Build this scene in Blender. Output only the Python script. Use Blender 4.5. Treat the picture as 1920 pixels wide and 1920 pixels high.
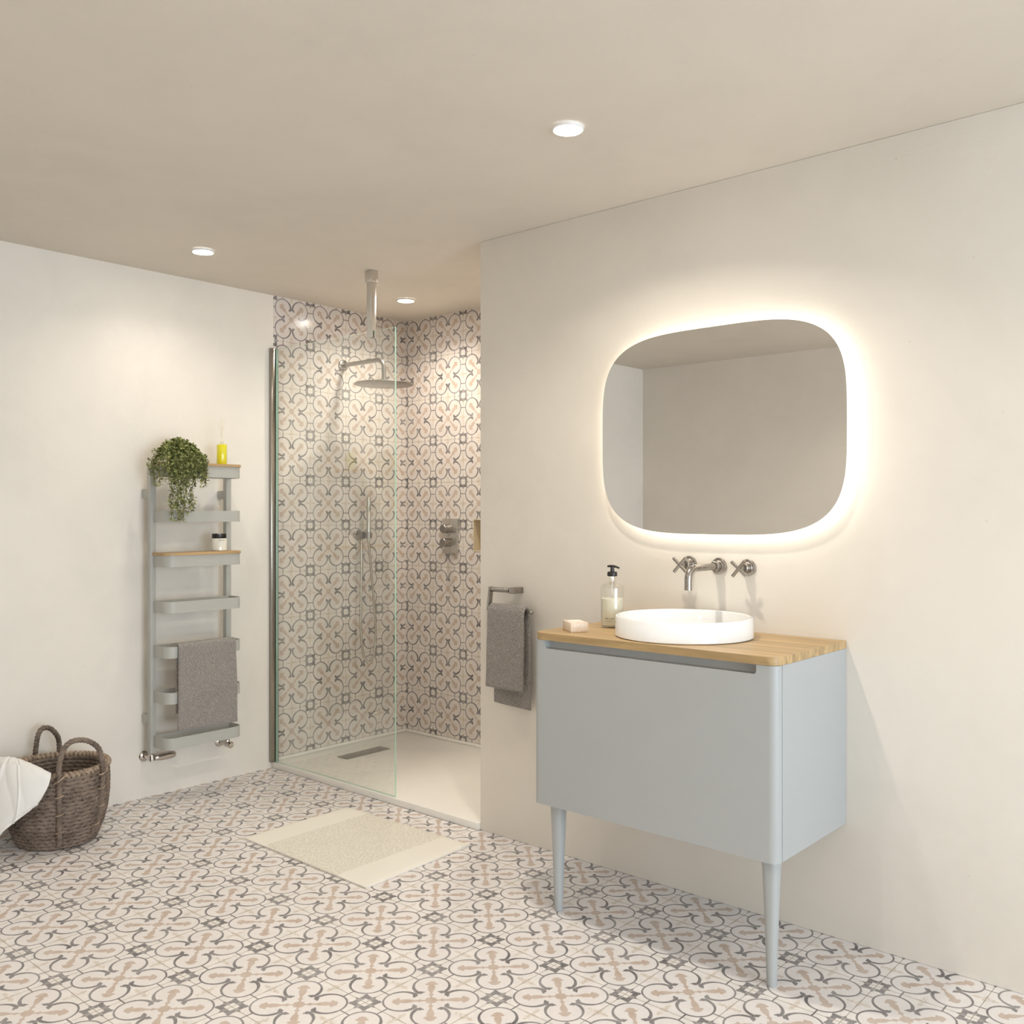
import bpy, bmesh, math, random
from math import sin, cos, pi, radians, sqrt, atan2
from mathutils import Vector, Matrix, noise

for o in list(bpy.data.objects):
    bpy.data.objects.remove(o, do_unlink=True)
scene = bpy.context.scene
COL = scene.collection

# ------------------------------------------------------------------ camera
cd = bpy.data.cameras.new('camera'); cd.sensor_width = 36.0; cd.lens = 1784/1920*36
cam = bpy.data.objects.new('camera', cd); COL.objects.link(cam)
cam.location = (4.113, -2.828, 1.298)
cam.rotation_euler = (radians(90), 0, math.atan2(0.6613, 0.7501))
cd.clip_start = 0.02
scene.camera = cam

# ------------------------------------------------------------------ world, exposure, daylight
w = bpy.data.worlds.new('world'); scene.world = w; w.use_nodes = True
w.node_tree.nodes['Background'].inputs[0].default_value = (0.75, 0.86, 1.0, 1)
w.node_tree.nodes['Background'].inputs[1].default_value = 1.0
vs = scene.view_settings
vs.view_transform = 'Standard'; vs.look = 'None'; vs.gamma = 1.0
vs.use_curve_mapping = False
vs.exposure = 0.52
DAY = 90.0          # daylight through the window, W
SPOTS = (1.9, 5.6, 3.9, 1.2, 5.8, 3.4, 1.0, 1.0, 3.5)   # each downlight, W: seen ones first, then the added unseen ones
GLOW = 7.0         # LED strip behind the mirror
WARM = (1.0, 0.91, 0.78)
WIN = (-3.2, -0.5, 0.10, 2.20)      # window in the right hand wall: y0, y1, z0, z1
XR, YB, H = 7.5, -3.44, 2.4          # room: right wall, rear wall, ceiling

ld = bpy.data.lights.new('daylight', 'AREA'); ld.shape = 'RECTANGLE'
ld.size = 2.5; ld.size_y = 1.95; ld.energy = DAY; ld.color = (0.75, 0.88, 1.0)
lo = bpy.data.objects.new('daylight', ld); COL.objects.link(lo)
lo.location = (XR-0.03, (WIN[0]+WIN[1])/2, (WIN[2]+WIN[3])/2)
lo.rotation_euler = (radians(90), 0, radians(90))

# ------------------------------------------------------------------ helpers
def link(me, name, m, parent=None, smooth=None):
    o = bpy.data.objects.new(name, me); COL.objects.link(o)
    for q in (m if isinstance(m, (list, tuple)) else [m]):
        me.materials.append(q)
    if parent: o.parent = parent
    if smooth is not None:
        for p in me.polygons: p.use_smooth = True
        try: me.set_sharp_from_angle(angle=radians(smooth))
        except Exception: pass
    return o

def obj(name, bm, m, parent=None, smooth=35):
    me = bpy.data.meshes.new(name)
    bmesh.ops.recalc_face_normals(bm, faces=bm.faces[:])
    bm.to_mesh(me); bm.free()
    return link(me, name, m, parent, smooth)

def thing(name, label, cat, loc=(0, 0, 0), group=None):
    o = bpy.data.objects.new(name, None); COL.objects.link(o)
    o.location = loc; o.empty_display_size = 0.05
    o['label'] = label; o['category'] = cat
    if group: o['group'] = group
    bpy.context.view_layer.update()
    return o

def tag(o, label, cat, group=None):
    o['label'] = label; o['category'] = cat
    if group: o['group'] = group
    return o

def struct(o, label=None):
    o['kind'] = 'structure'
    if label: o['label'] = label
    return o

def at(o, off):
    """shift a thing's child geometry so that world coordinates can be used for the shapes"""
    return o

def box(bm, a, b, bev=0.0, seg=2):
    r = bmesh.ops.create_cube(bm, size=1.0)
    vs_ = r['verts']
    for v in vs_:
        v.co = Vector([(a[i]+b[i])/2 + v.co[i]*(b[i]-a[i]) for i in range(3)])
    if bev > 0:
        es = list({e for v in vs_ for e in v.link_edges})
        bmesh.ops.bevel(bm, geom=es, offset=bev, segments=seg, profile=0.5, affect='EDGES')
    return bm

def frame_from(d):
    d = d.normalized()
    up = Vector((0, 0, 1)) if abs(d.z) < 0.95 else Vector((1, 0, 0))
    x = up.cross(d).normalized(); y = d.cross(x).normalized()
    return x, y

def tube(bm, pts, r, n=16, cap=True, closed=False):
    pts = [Vector(p) for p in pts]; N = len(pts)
    rad = r if isinstance(r, (list, tuple)) else [r]*N
    rings = []; px = None
    for i, p in enumerate(pts):
        if closed: d = pts[(i+1) % N]-pts[i-1]
        elif i == 0: d = pts[1]-pts[0]
        elif i == N-1: d = pts[-1]-pts[-2]
        else: d = (pts[i+1]-pts[i]).normalized()+(pts[i]-pts[i-1]).normalized()
        d = d.normalized()
        if px is None: x, y = frame_from(d)
        else:
            x = (px - d*px.dot(d)).normalized(); y = d.cross(x).normalized()
        px = x
        rings.append([bm.verts.new(p + (x*cos(2*pi*k/n)+y*sin(2*pi*k/n))*rad[i]) for k in range(n)])
    M = N if closed else N-1
    for i in range(M):
        A, B = rings[i], rings[(i+1) % N]
        for k in range(n):
            bm.faces.new((A[k], A[(k+1) % n], B[(k+1) % n], B[k]))
    if cap and not closed:
        bm.faces.new(rings[0][::-1]); bm.faces.new(rings[-1])
    return bm

def lathe(bm, prof, c=(0, 0, 0), axis='z', n=48, closed=False):
    """prof: (radius, height) list; radius 0 closes the end"""
    c = Vector(c)
    def P(r, h, a):
        u, v = r*cos(a), r*sin(a)
        if axis == 'z': return c+Vector((u, v, h))
        if axis == 'x': return c+Vector((h, u, v))
        return c+Vector((u, h, v))
    rings = []
    for r, h in prof:
        if r < 1e-6: rings.append([bm.verts.new(P(0, h, 0))])
        else: rings.append([bm.verts.new(P(r, h, 2*pi*k/n)) for k in range(n)])
    L = len(rings)
    for i in range(L if closed else L-1):
        A, B = rings[i], rings[(i+1) % L]
        if len(A) == 1 and len(B) == 1: continue
        for k in range(n):
            if len(A) == 1: bm.faces.new((A[0], B[k], B[(k+1) % n]))
            elif len(B) == 1: bm.faces.new((A[k], A[(k+1) % n], B[0]))
            else: bm.faces.new((A[k], A[(k+1) % n], B[(k+1) % n], B[k]))
    return bm

def prism(bm, pts, z0, z1, axis='z'):
    """extruded closed outline; axis z: pts (x,y); axis y: pts (x,z) extruded in y; axis x: pts (y,z)"""
    def P(p, h):
        if axis == 'z': return (p[0], p[1], h)
        if axis == 'y': return (p[0], h, p[1])
        return (h, p[0], p[1])
    A = [bm.verts.new(P(p, z0)) for p in pts]; B = [bm.verts.new(P(p, z1)) for p in pts]
    n = len(pts)
    for k in range(n): bm.faces.new((A[k], A[(k+1) % n], B[(k+1) % n], B[k]))
    fa = bm.faces.new(A[::-1]); fb = bm.faces.new(B)
    return fa, fb

def rrect(x0, y0, x1, y1, rs, n=8):
    """rounded rectangle, rs = radii for corners (x0y0, x1y0, x1y1, x0y1)"""
    out = []
    for (cx, cy, r, a0) in ((x0, y0, rs[0], pi), (x1, y0, rs[1], 1.5*pi), (x1, y1, rs[2], 0), (x0, y1, rs[3], 0.5*pi)):
        if r <= 0: out.append((cx, cy)); continue
        ox = cx + (r if cx == x0 else -r); oy = cy + (r if cy == y0 else -r)
        for i in range(n+1):
            a = a0 + i/n*pi/2
            out.append((ox+r*cos(a), oy+r*sin(a)))
    return out

def bevel_edges(bm, test, off, seg=2):
    es = [e for e in bm.edges if test(e)]
    bmesh.ops.bevel(bm, geom=es, offset=off, segments=seg, profile=0.5, affect='EDGES')

def boolean(o, cutter, op='DIFFERENCE'):
    md = o.modifiers.new('b', 'BOOLEAN'); md.object = cutter; md.operation = op; md.solver = 'EXACT'
    bpy.context.view_layer.update()
    dg = bpy.context.evaluated_depsgraph_get()
    me = bpy.data.meshes.new_from_object(o.evaluated_get(dg))
    o.modifiers.clear(); old = o.data; o.data = me; me.name = old.name
    bpy.data.objects.remove(cutter, do_unlink=True)
    for p in me.polygons: p.use_smooth = True
    try: me.set_sharp_from_angle(angle=radians(30))
    except Exception: pass

def rehang(root, loc):
    """put an Empty at the thing's base while its children keep their world coordinates"""
    root.location = loc
    for c in root.children:
        c.location = c.location - Vector(loc)

# ------------------------------------------------------------------ node helpers
class NT:
    def __init__(s, name):
        s.m = bpy.data.materials.new(name); s.m.use_nodes = True
        s.t = s.m.node_tree; s.t.nodes.clear()
        s.out = s.t.nodes.new('ShaderNodeOutputMaterial')
        s.pos = None
    def n(s, typ, **kw):
        nd = s.t.nodes.new(typ)
        for k, v in kw.items(): setattr(nd, k, v)
        return nd
    def l(s, a, b): s.t.links.new(a, b)
    def setv(s, inp, v):
        if isinstance(v, X): v = v.v
        if hasattr(v, 'links') or isinstance(v, bpy.types.NodeSocket): s.l(v, inp)
        else: inp.default_value = v
    def math(s, op, *a):
        nd = s.n('ShaderNodeMath', operation=op)
        for i, q in enumerate(a): s.setv(nd.inputs[i], q)
        return X(s, nd.outputs[0])
    def coords(s, kind='Object'):
        if kind == 'World':
            g = s.n('ShaderNodeNewGeometry'); src = g.outputs['Position']
        else:
            g = s.n('ShaderNodeTexCoord'); src = g.outputs[kind]
        sp = s.n('ShaderNodeSeparateXYZ'); s.l(src, sp.inputs[0])
        return src, X(s, sp.outputs[0]), X(s, sp.outputs[1]), X(s, sp.outputs[2])
    def noise(s, vec, scale, detail=3, rough=0.5, dist=0.0):
        nd = s.n('ShaderNodeTexNoise'); s.l(vec, nd.inputs['Vector'])
        nd.inputs['Scale'].default_value = scale; nd.inputs['Detail'].default_value = detail
        nd.inputs['Roughness'].default_value = rough; nd.inputs['Distortion'].default_value = dist
        return X(s, nd.outputs[0])
    def voro(s, vec, scale, feat='F1'):
        nd = s.n('ShaderNodeTexVoronoi', feature=feat); s.l(vec, nd.inputs['Vector'])
        nd.inputs['Scale'].default_value = scale
        return X(s, nd.outputs['Distance'])
    def scalevec(s, vec, sc):
        nd = s.n('ShaderNodeMapping'); s.l(vec, nd.inputs[0]); nd.inputs['Scale'].default_value = sc
        return nd.outputs[0]
    def ss(s, x, a, b, lo=0.0, hi=1.0):
        nd = s.n('ShaderNodeMapRange', interpolation_type='SMOOTHSTEP')
        s.setv(nd.inputs['Value'], x); s.setv(nd.inputs['From Min'], a); s.setv(nd.inputs['From Max'], b)
        s.setv(nd.inputs['To Min'], lo); s.setv(nd.inputs['To Max'], hi)
        return X(s, nd.outputs[0])
    def mix(s, f, a, b, mode='MIX'):
        nd = s.n('ShaderNodeMix', data_type='RGBA', blend_type=mode)
        s.setv(nd.inputs[0], f)
        for i, c in ((6, a), (7, b)):
            if isinstance(c, tuple): nd.inputs[i].default_value = (*c, 1) if len(c) == 3 else c
            else: s.l(c, nd.inputs[i])
        return nd.outputs[2]
    def bump(s, h, strength=0.3, dist=0.002):
        nd = s.n('ShaderNodeBump'); nd.inputs['Strength'].default_value = strength
        nd.inputs['Distance'].default_value = dist; s.setv(nd.inputs['Height'], h)
        return nd.outputs[0]
    def pbr(s, col, rough=0.5, metal=0.0, normal=None, **kw):
        p = s.n('ShaderNodeBsdfPrincipled')
        if isinstance(col, tuple): p.inputs['Base Color'].default_value = (*col, 1)
        else: s.l(col, p.inputs['Base Color'])
        s.setv(p.inputs['Roughness'], rough); s.setv(p.inputs['Metallic'], metal)
        if normal is not None: s.l(normal, p.inputs['Normal'])
        for k, v in kw.items(): s.setv(p.inputs[k.replace('_', ' ')], v)
        s.l(p.outputs[0], s.out.inputs[0])
        return s.m

class X:
    def __init__(s, t, v): s.t, s.v = t, v
    def __add__(s, o): return s.t.math('ADD', s, o)
    __radd__ = __add__
    def __sub__(s, o): return s.t.math('SUBTRACT', s, o)
    def __rsub__(s, o): return s.t.math('SUBTRACT', o, s)
    def __mul__(s, o): return s.t.math('MULTIPLY', s, o)
    __rmul__ = __mul__
    def __truediv__(s, o): return s.t.math('DIVIDE', s, o)
    def abs(s): return s.t.math('ABSOLUTE', s)
    def min(s, o): return s.t.math('MINIMUM', s, o)
    def max(s, o): return s.t.math('MAXIMUM', s, o)
    def frac(s): return s.t.math('FRACT', s)
    def sqrt(s): return s.t.math('SQRT', s)
    def gt(s, o): return s.t.math('GREATER_THAN', s, o)
    def lt(s, o): return s.t.math('LESS_THAN', s, o)

def hyp(a, b): return (a*a+b*b).sqrt()

def simple(name, col, rough=0.5, metal=0.0, var=0.04, scale=8.0, bumpv=0.0, bscale=60.0, **kw):
    """plain material with a little procedural variation"""
    t = NT(name); vec, x, y, z = t.coords()
    n1 = t.noise(vec, scale, 3)
    c = t.mix(n1, tuple(max(0, q*(1-var)) for q in col), tuple(min(1, q*(1+var)) for q in col))
    nm = t.bump(t.noise(vec, bscale, 3), bumpv, 0.002) if bumpv > 0 else None
    return t.pbr(c, rough, metal, nm, **kw)

def plaster(name, col):
    t = NT(name); vec, x, y, z = t.coords('World')
    a = t.noise(vec, 1.3, 5, 0.55, 0.6); b = t.noise(vec, 6.0, 5, 0.6, 0.8)
    c = t.mix(t.ss(a, 0.3, 0.7), tuple(q*0.955 for q in col), tuple(q*1.02 for q in col))
    c = t.mix(t.ss(b, 0.35, 0.75, 0, 0.5), c, tuple(q*1.03 for q in col))
    # trowel pits
    v = t.voro(vec, 16.0); pick = t.noise(vec, 7.0, 1)
    pit = t.ss(v, 0.025, 0.07, 1, 0) * t.ss(pick, 0.56, 0.62)
    c = t.mix(pit*0.28, c, tuple(q*0.6 for q in col))
    h = t.noise(vec, 2.2, 6, 0.62, 1.2)*0.9 + t.noise(vec, 24.0, 4, 0.6)*0.12 - pit*0.25
    return t.pbr(c, 0.62, 0, t.bump(h, 0.25, 0.012), Specular_IOR_Level=0.25)

def tile(name, ax, org, pitch, rough, grout=0.004, base=(0.72, 0.66, 0.615), coat=0.0):
    """encaustic tile: four-lobed scroll, tan cross, grey star where four tiles meet"""
    t = NT(name); vec, x, y, z = t.coords('World')
    P = (x, y, z)
    wob = t.noise(vec, 55.0, 2, 0.5)-0.5
    wob2 = t.noise(t.scalevec(vec, (1, 1, 1)), 61.0, 2, 0.6)-0.5
    U = (P[ax[0]]-org[0])/pitch + 0.5; V = (P[ax[1]]-org[1])/pitch + 0.5
    u = U.frac()-0.5; v = V.frac()-0.5
    a0 = u.abs(); b0 = v.abs()
    a = a0 + wob*0.006; b = b0 + wob2*0.006
    m = a.min(b); M = a.max(b)
    R = hyp(m-0.222, M-0.222); r = (R-0.2)
    blob = hyp(m-0.040, M-0.205)
    wd = t.ss(blob, 0.02, 0.28, 0.0215, 0.0108)
    S = 0.003
    openm = t.ss(M, 0.200, 0.208)
    arc = t.ss(r.abs()-wd, -S, S, 1, 0)*openm
    bl = t.ss(blob-0.029, -S, S, 1, 0)
    bl2 = t.ss(hyp(m-0.070, M-0.188)-0.013, -S, S, 1, 0)
    tick = t.ss((m-0.222).abs()-0.0095, -S, S, 1, 0)*M.gt(0.418)
    c1 = 0.5-a; c2 = 0.5-b
    m2 = c1.min(c2); M2 = c1.max(c2)
    ring = t.ss(M2, 0.058, 0.064)*t.ss(M2, 0.118, 0.124, 1, 0)*t.ss(m2-0.02, 0, 0.004, 0.72, 1)
    spike = t.ss(m2-(0.172-M2)*0.45, -S, S, 1, 0)*M2.gt(0.115)
    cornr = t.ss(m2, 0.085, 0.09)*t.ss(M2, 0.128, 0.132, 1, 0)
    line = arc.max(bl).max(bl2).max(tick).max(ring).max(spike*0.9).max(cornr)
    # tan cross on the diagonals
    s = (a0+b0)*0.70711; q = (a0-b0).abs()*0.70711 + wob*0.018
    fc = t.n('ShaderNodeFloatCurve'); t.setv(fc.inputs['Value'], s/0.45)
    cv = fc.mapping.curves[0]
    pts = [(0, .06), (.10, .05), (.15, .012), (.22, .012), (.27, .026), (.32, .013), (.38, .014), (.52, .030), (.66, .036), (.72, .028), (.78, .062), (.84, .045), (.90, .034), (.95, 0.0), (1, 0)]
    cv.points[0].location = (0, pts[0][1]*8); cv.points[-1].location = (1, 0)
    for p in pts[1:-1]: cv.points.new(p[0], p[1]*8)
    fc.mapping.update()
    prof = X(t, fc.outputs[0])/8.0
    cross = t.ss(q-prof*1.15, -0.005, 0.005, 1, 0)*prof.gt(0.001)*s.lt(0.43)
    core = t.ss(a0.max(b0)-0.042, -S, S, 1, 0)
    cross = cross.max(core)
    # faint ochre sprigs at the edge middles
    e = 0.5-M; arm = t.ss((m-0.005).abs()-0.013, -S, S, 1, 0)*e.lt(0.13)
    arm2 = t.ss(e-(0.14-m)*0.16, -S, S, 1, 0)*m.lt(0.14)
    dia = t.ss(e+m-0.062, -S, S, 1, 0)
    sp = t.ss((e-0.075).abs()+m-0.036, -S, S, 1, 0)
    sprig = arm.max(arm2).max(dia).max(sp)*t.ss(t.noise(vec, 90.0, 2), 0.30, 0.55)
    lobe = t.ss(r, -0.004, 0.0, 1, 0).max(t.ss(M, 0.19, 0.2, 1, 0))
    # colours, with wear
    big = t.noise(vec, 5.0, 3, 0.6); med = t.noise(vec, 22.0, 4, 0.65); fin = t.noise(vec, 160.0, 3, 0.7)
    tc = t.n('ShaderNodeTexWhiteNoise', noise_dimensions='2D')
    cmb = t.n('ShaderNodeCombineXYZ'); t.setv(cmb.inputs[0], t.math('FLOOR', U)); t.setv(cmb.inputs[1], t.math('FLOOR', V))
    t.l(cmb.outputs[0], tc.inputs['Vector']); rnd = X(t, tc.outputs['Value'])
    col = t.mix(t.ss(med, 0.3, 0.7), tuple(q_*0.93 for q_ in base), tuple(min(1, q_*1.05) for q_ in base))
    col = t.mix(lobe*0.55, col, (base[0]*0.955, base[1]*0.955, base[2]*0.975))
    col = t.mix(t.ss(M2, 0.052, 0.058, 0.5, 0), col, (0.80, 0.76, 0.71))
    col = t.mix(t.ss(fin, 0.45, 0.75, 0, 0.35), col, tuple(q_*0.82 for q_ in base))
    worn = t.ss(med+(fin-0.5)*0.5, 0.25, 0.65, 0.97, 0.72)
    col = t.mix(sprig*worn*0.58, col, (0.50, 0.385, 0.25))
    tan = t.mix(big, (0.50, 0.345, 0.245), (0.44, 0.33, 0.255))
    col = t.mix(cross*worn*0.86, col, tan)
    grey = t.mix(t.ss(t.noise(vec, 9.0, 2), 0.35, 0.65), (0.100, 0.092, 0.098), (0.225, 0.212, 0.218))
    col = t.mix(line*t.ss(med+(fin-0.5)*0.9, 0.2, 0.8, 1.0, 0.78), col, grey)
    e0 = 0.5-a0.max(b0)
    g = t.ss(e0, grout*0.6, grout*1.2, 1, 0)
    col = t.mix(g*0.8, col, (0.23, 0.19, 0.145))
    col = t.mix((rnd-0.5).abs()*0.10, col, (0.62, 0.56, 0.50))
    hgt = fin*0.25 + med*0.3 - g*2.0
    rr = rough + (med-0.5)*0.12
    return t.pbr(col, rr, 0, t.bump(hgt, 0.12, 0.0015), Coat_Weight=coat, Coat_Roughness=0.06)

def wood(name, base=(0.50, 0.315, 0.125), along=0):
    t = NT(name); vec, x, y, z = t.coords('World')
    sc = [46, 46, 14]; sc[along] = 2.2
    g = t.noise(t.scalevec(vec, tuple(sc)), 1.0, 5, 0.62, 0.5)
    sc2 = [10, 10, 6]; sc2[along] = 1.0
    g2 = t.noise(t.scalevec(vec, tuple(sc2)), 1.0, 3, 0.5, 1.5)
    across = y if along == 0 else x
    st = t.n('ShaderNodeTexWhiteNoise', noise_dimensions='1D')
    t.setv(st.inputs['W'], t.math('FLOOR', across*17.0)); stv = X(t, st.outputs['Value'])
    edge = ((across*17.0).frac()-0.5).abs()
    d = tuple(q*0.60 for q in base); l = tuple(min(1, q*1.30) for q in base)
    c = t.mix(t.ss(g, 0.28, 0.72), d, l)
    c = t.mix(t.ss(g2, 0.4, 0.75, 0, 0.5), c, (base[0]*1.15, base[1]*1.22, base[2]*1.5))
    c = t.mix((stv-0.5).abs()*0.5, c, tuple(q*1.18 for q in base))
    c = t.mix(t.ss(edge, 0.487, 0.494, 0, 0.45), c, tuple(q*0.42 for q in base))
    return t.pbr(c, 0.42, 0, t.bump(g, 0.15, 0.001))

def metal(name, col, rough, along=2, aniso=60.0):
    t = NT(name); vec, x, y, z = t.coords('World')
    sc = [900, 900, 900]; sc[along] = aniso
    g = t.noise(t.scalevec(vec, tuple(sc)), 1.0, 2)
    c = t.mix(g, tuple(q*0.92 for q in col), tuple(min(1, q*1.08) for q in col))
    return t.pbr(c, rough + (g-0.5)*0.08, 1.0)

def clear(name, tint, edge=None, ior0=0.04, refl=1.0):
    """thin clear glass: transparent body with a schlick mirror reflection"""
    t = NT(name)
    g = t.n('ShaderNodeNewGeometry'); dt = t.n('ShaderNodeVectorMath', operation='DOT_PRODUCT')
    t.l(g.outputs['Normal'], dt.inputs[0]); t.l(g.outputs['Incoming'], dt.inputs[1])
    c = X(t, dt.outputs['Value']).abs()
    f = t.math('POWER', 1.0-c, 5.0)*(1-ior0)+ior0
    tr = t.n('ShaderNodeBsdfTransparent'); tr.inputs[0].default_value = (*tint, 1)
    gl = t.n('ShaderNodeBsdfGlossy'); gl.inputs['Roughness'].default_value = 0.0
    gl.inputs['Color'].default_value = (1, 1, 1, 1)
    mx = t.n('ShaderNodeMixShader'); t.setv(mx.inputs[0], f*refl)
    t.l(tr.outputs[0], mx.inputs[1]); t.l(gl.outputs[0], mx.inputs[2]); t.l(mx.outputs[0], t.out.inputs[0])
    return t.m

def emit(name, col, st):
    t = NT(name); e = t.n('ShaderNodeEmission'); e.inputs[0].default_value = (*col, 1); e.inputs[1].default_value = st
    t.l(e.outputs[0], t.out.inputs[0]); return t.m

def terry(name, col):
    t = NT(name); vec, x, y, z = t.coords('World')
    a = t.voro(t.scalevec(vec, (1, 1, 1.5)), 190.0); b = t.noise(vec, 140.0, 3, 0.7)
    c = t.mix(t.ss(a+(b-0.5)*0.6, 0.05, 0.6), tuple(q*1.22 for q in col), tuple(q*0.62 for q in col))
    c = t.mix(t.noise(vec, 10.0, 2)*0.3, c, tuple(q*0.9 for q in col))
    return t.pbr(c, 0.95, 0, t.bump((0.8-a)+b*0.8, 0.9, 0.003), Sheen_Weight=0.25, Specular_IOR_Level=0.1)

# ------------------------------------------------------------------ materials
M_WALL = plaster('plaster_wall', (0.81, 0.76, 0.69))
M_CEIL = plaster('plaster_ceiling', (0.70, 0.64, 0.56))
M_FLOOR = tile('floor_tile', (0, 1), (1.297, -0.828), 0.2455, 0.42, grout=0.0045, base=(0.81, 0.770, 0.752))
M_TILEL = tile('shower_tile_left', (1, 2), (0.112, 2.291), 0.2365, 0.16, grout=0.0025)
M_TILEB = tile('shower_tile_back', (0, 2), (0.112, 2.291), 0.2365, 0.16, grout=0.0025)
M_OAK = wood('oak_worktop', (0.47, 0.318, 0.150), 0)
M_OAKY = wood('oak_shelf', (0.50, 0.325, 0.15), 1)
M_GREY = simple('grey_lacquer', (0.41, 0.424, 0.426), 0.38, var=0.01)
M_RAD = simple('grey_powder_coat', (0.455, 0.45, 0.415), 0.42, var=0.015, bumpv=0.05, bscale=400)
M_WHITE = simple('white_ceramic', (0.90, 0.90, 0.90), 0.06, var=0.004, Coat_Weight=0.5)
M_TRAY = simple('white_stone_resin', (0.83, 0.80, 0.75), 0.22, var=0.03, scale=9, bumpv=0.05, bscale=30)
M_TRIM = simple('white_lamp_trim', (0.82, 0.80, 0.77), 0.4, var=0.01)
M_NICKEL = metal('brushed_nickel', (0.37, 0.345, 0.32), 0.27, 1)
M_NICKELZ = metal('brushed_nickel_vertical', (0.66, 0.645, 0.615), 0.24, 2)
M_STEEL = metal('polished_steel_profile', (0.55, 0.50, 0.44), 0.13, 2)
M_PROF = metal('dark_brushed_profile', (0.33, 0.30, 0.265), 0.20, 2)
M_CHROME = metal('chrome', (0.62, 0.58, 0.54), 0.06, 2)
M_GLASS = clear('clear_panel', (0.975, 0.992, 0.980), ior0=0.075, refl=1.0)
M_BOTTLE = clear('clear_bottle', (0.975, 0.975, 0.965), ior0=0.06)
M_EDGE = simple('green_glass_edge', (0.50, 0.80, 0.63), 0.15, var=0.25, scale=14, Transmission_Weight=0.35)
M_SEAL = simple('dark_seal', (0.15, 0.18, 0.16), 0.3, var=0.05)
M_MIRROR = NT('mirror_silver').pbr((0.925, 0.91, 0.89), 0.0, 1.0)
M_LED = emit('led_strip', (1.0, 0.93, 0.80), GLOW)
M_LAMP = emit('lamp_diffuser', (1.0, 0.95, 0.86), 60.0)
M_TOWEL = terry('grey_terry', (0.40, 0.365, 0.335))
M_BLACK = simple('black_plastic', (0.018, 0.016, 0.015), 0.25, var=0.05)
M_CREAM = simple('cream_lotion', (0.86, 0.83, 0.70), 0.35, var=0.02)
M_INK = simple('dark_print', (0.16, 0.14, 0.10), 0.6, var=0.05)
M_POT = simple('clay_pot', (0.40, 0.35, 0.29), 0.7, var=0.08)
M_REED = simple('pale_reed', (0.84, 0.76, 0.62), 0.7, var=0.05)
M_PLATE = simple('niche_lining', (0.62, 0.53, 0.38), 0.5, var=0.04)
M_FRAME = simple('white_window_frame', (0.85, 0.85, 0.84), 0.4, var=0.01)
M_WINGL = clear('window_glass', (0.97, 0.98, 0.98))

# ------------------------------------------------------------------ the room
def wallbox(name, a, b, m, lab=None, bev=0.0):
    bm = bmesh.new(); box(bm, a, b, bev)
    return struct(obj(name, bm, m, smooth=30), lab)

wallbox('floor', (-0.1, YB-0.1, -0.1), (XR+0.1, 1.03, 0.0), M_FLOOR)
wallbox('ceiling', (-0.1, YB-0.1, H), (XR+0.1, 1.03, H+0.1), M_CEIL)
wallbox('wall_left', (-0.1, YB-0.1, 0.0), (0.0, 0.0, H), M_WALL)
wallbox('wall_shower_left', (-0.1, 0.0, 0.0), (0.0, 0.903, H), M_TILEL)
wb = wallbox('wall_shower_back', (-0.1, 0.903, 0.0), (1.50, 1.03, H), M_TILEB)
cbm = bmesh.new(); box(cbm, (0.545, 0.85, 1.085), (0.98, 1.0, 1.259)); boolean(wb, obj('cut', cbm, M_TILEB))
wallbox('wall_right', (1.447, 0.0, 0.0), (XR+0.1, 1.03, H), M_WALL, bev=0.003)
wallbox('wall_rear', (0.0, YB-0.1, 0.0), (XR+0.1, YB, H), M_WALL)
ws = wallbox('wall_window', (XR, YB, 0.0), (XR+0.1, 0.0, H), M_WALL)
cbm = bmesh.new(); box(cbm, (XR-0.1, WIN[0], WIN[2]), (XR+0.3, WIN[1], WIN[3])); boolean(ws, obj('cut', cbm, M_WALL))
# niche lining
bm = bmesh.new()
x0, x1, y0, y1, z0, z1, th = 0.545, 0.98, 0.901, 0.999, 1.085, 1.259, 0.004
box(bm, (x0, y0, z0), (x0+th, y1, z1)); box(bm, (x1-th, y0, z0), (x1, y1, z1))
box(bm, (x0+th, y0, z0), (x1-th, y1, z0+th)); box(bm, (x0+th, y0, z1-th), (x1-th, y1, z1))
box(bm, (x0+th, y1-th, z0+th), (x1-th, y1, z1-th))
struct(obj('trim_1', bm, M_PLATE), 'beige lined recess in the patterned shower wall')
# window
fr = bmesh.new()
for a, b in (((WIN[0], WIN[2]), (WIN[1], WIN[2]+0.06)), ((WIN[0], WIN[3]-0.06), (WIN[1], WIN[3])),
             ((WIN[0], WIN[2]+0.06), (WIN[0]+0.06, WIN[3]-0.06)), ((WIN[1]-0.06, WIN[2]+0.06), (WIN[1], WIN[3]-0.06)),
             (((WIN[0]+WIN[1])/2-0.03, WIN[2]+0.06), ((WIN[0]+WIN[1])/2+0.03, WIN[3]-0.06))):
    box(fr, (XR+0.01, a[0], a[1]), (XR+0.06, b[0], b[1]), 0.004)
wf = struct(obj('window_1', fr, M_FRAME))
bm = bmesh.new(); box(bm, (XR+0.03, WIN[0]+0.06, WIN[2]+0.06), (XR+0.036, WIN[1]-0.06, WIN[3]-0.06))
obj('pane', bm, M_WINGL, wf)

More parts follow.
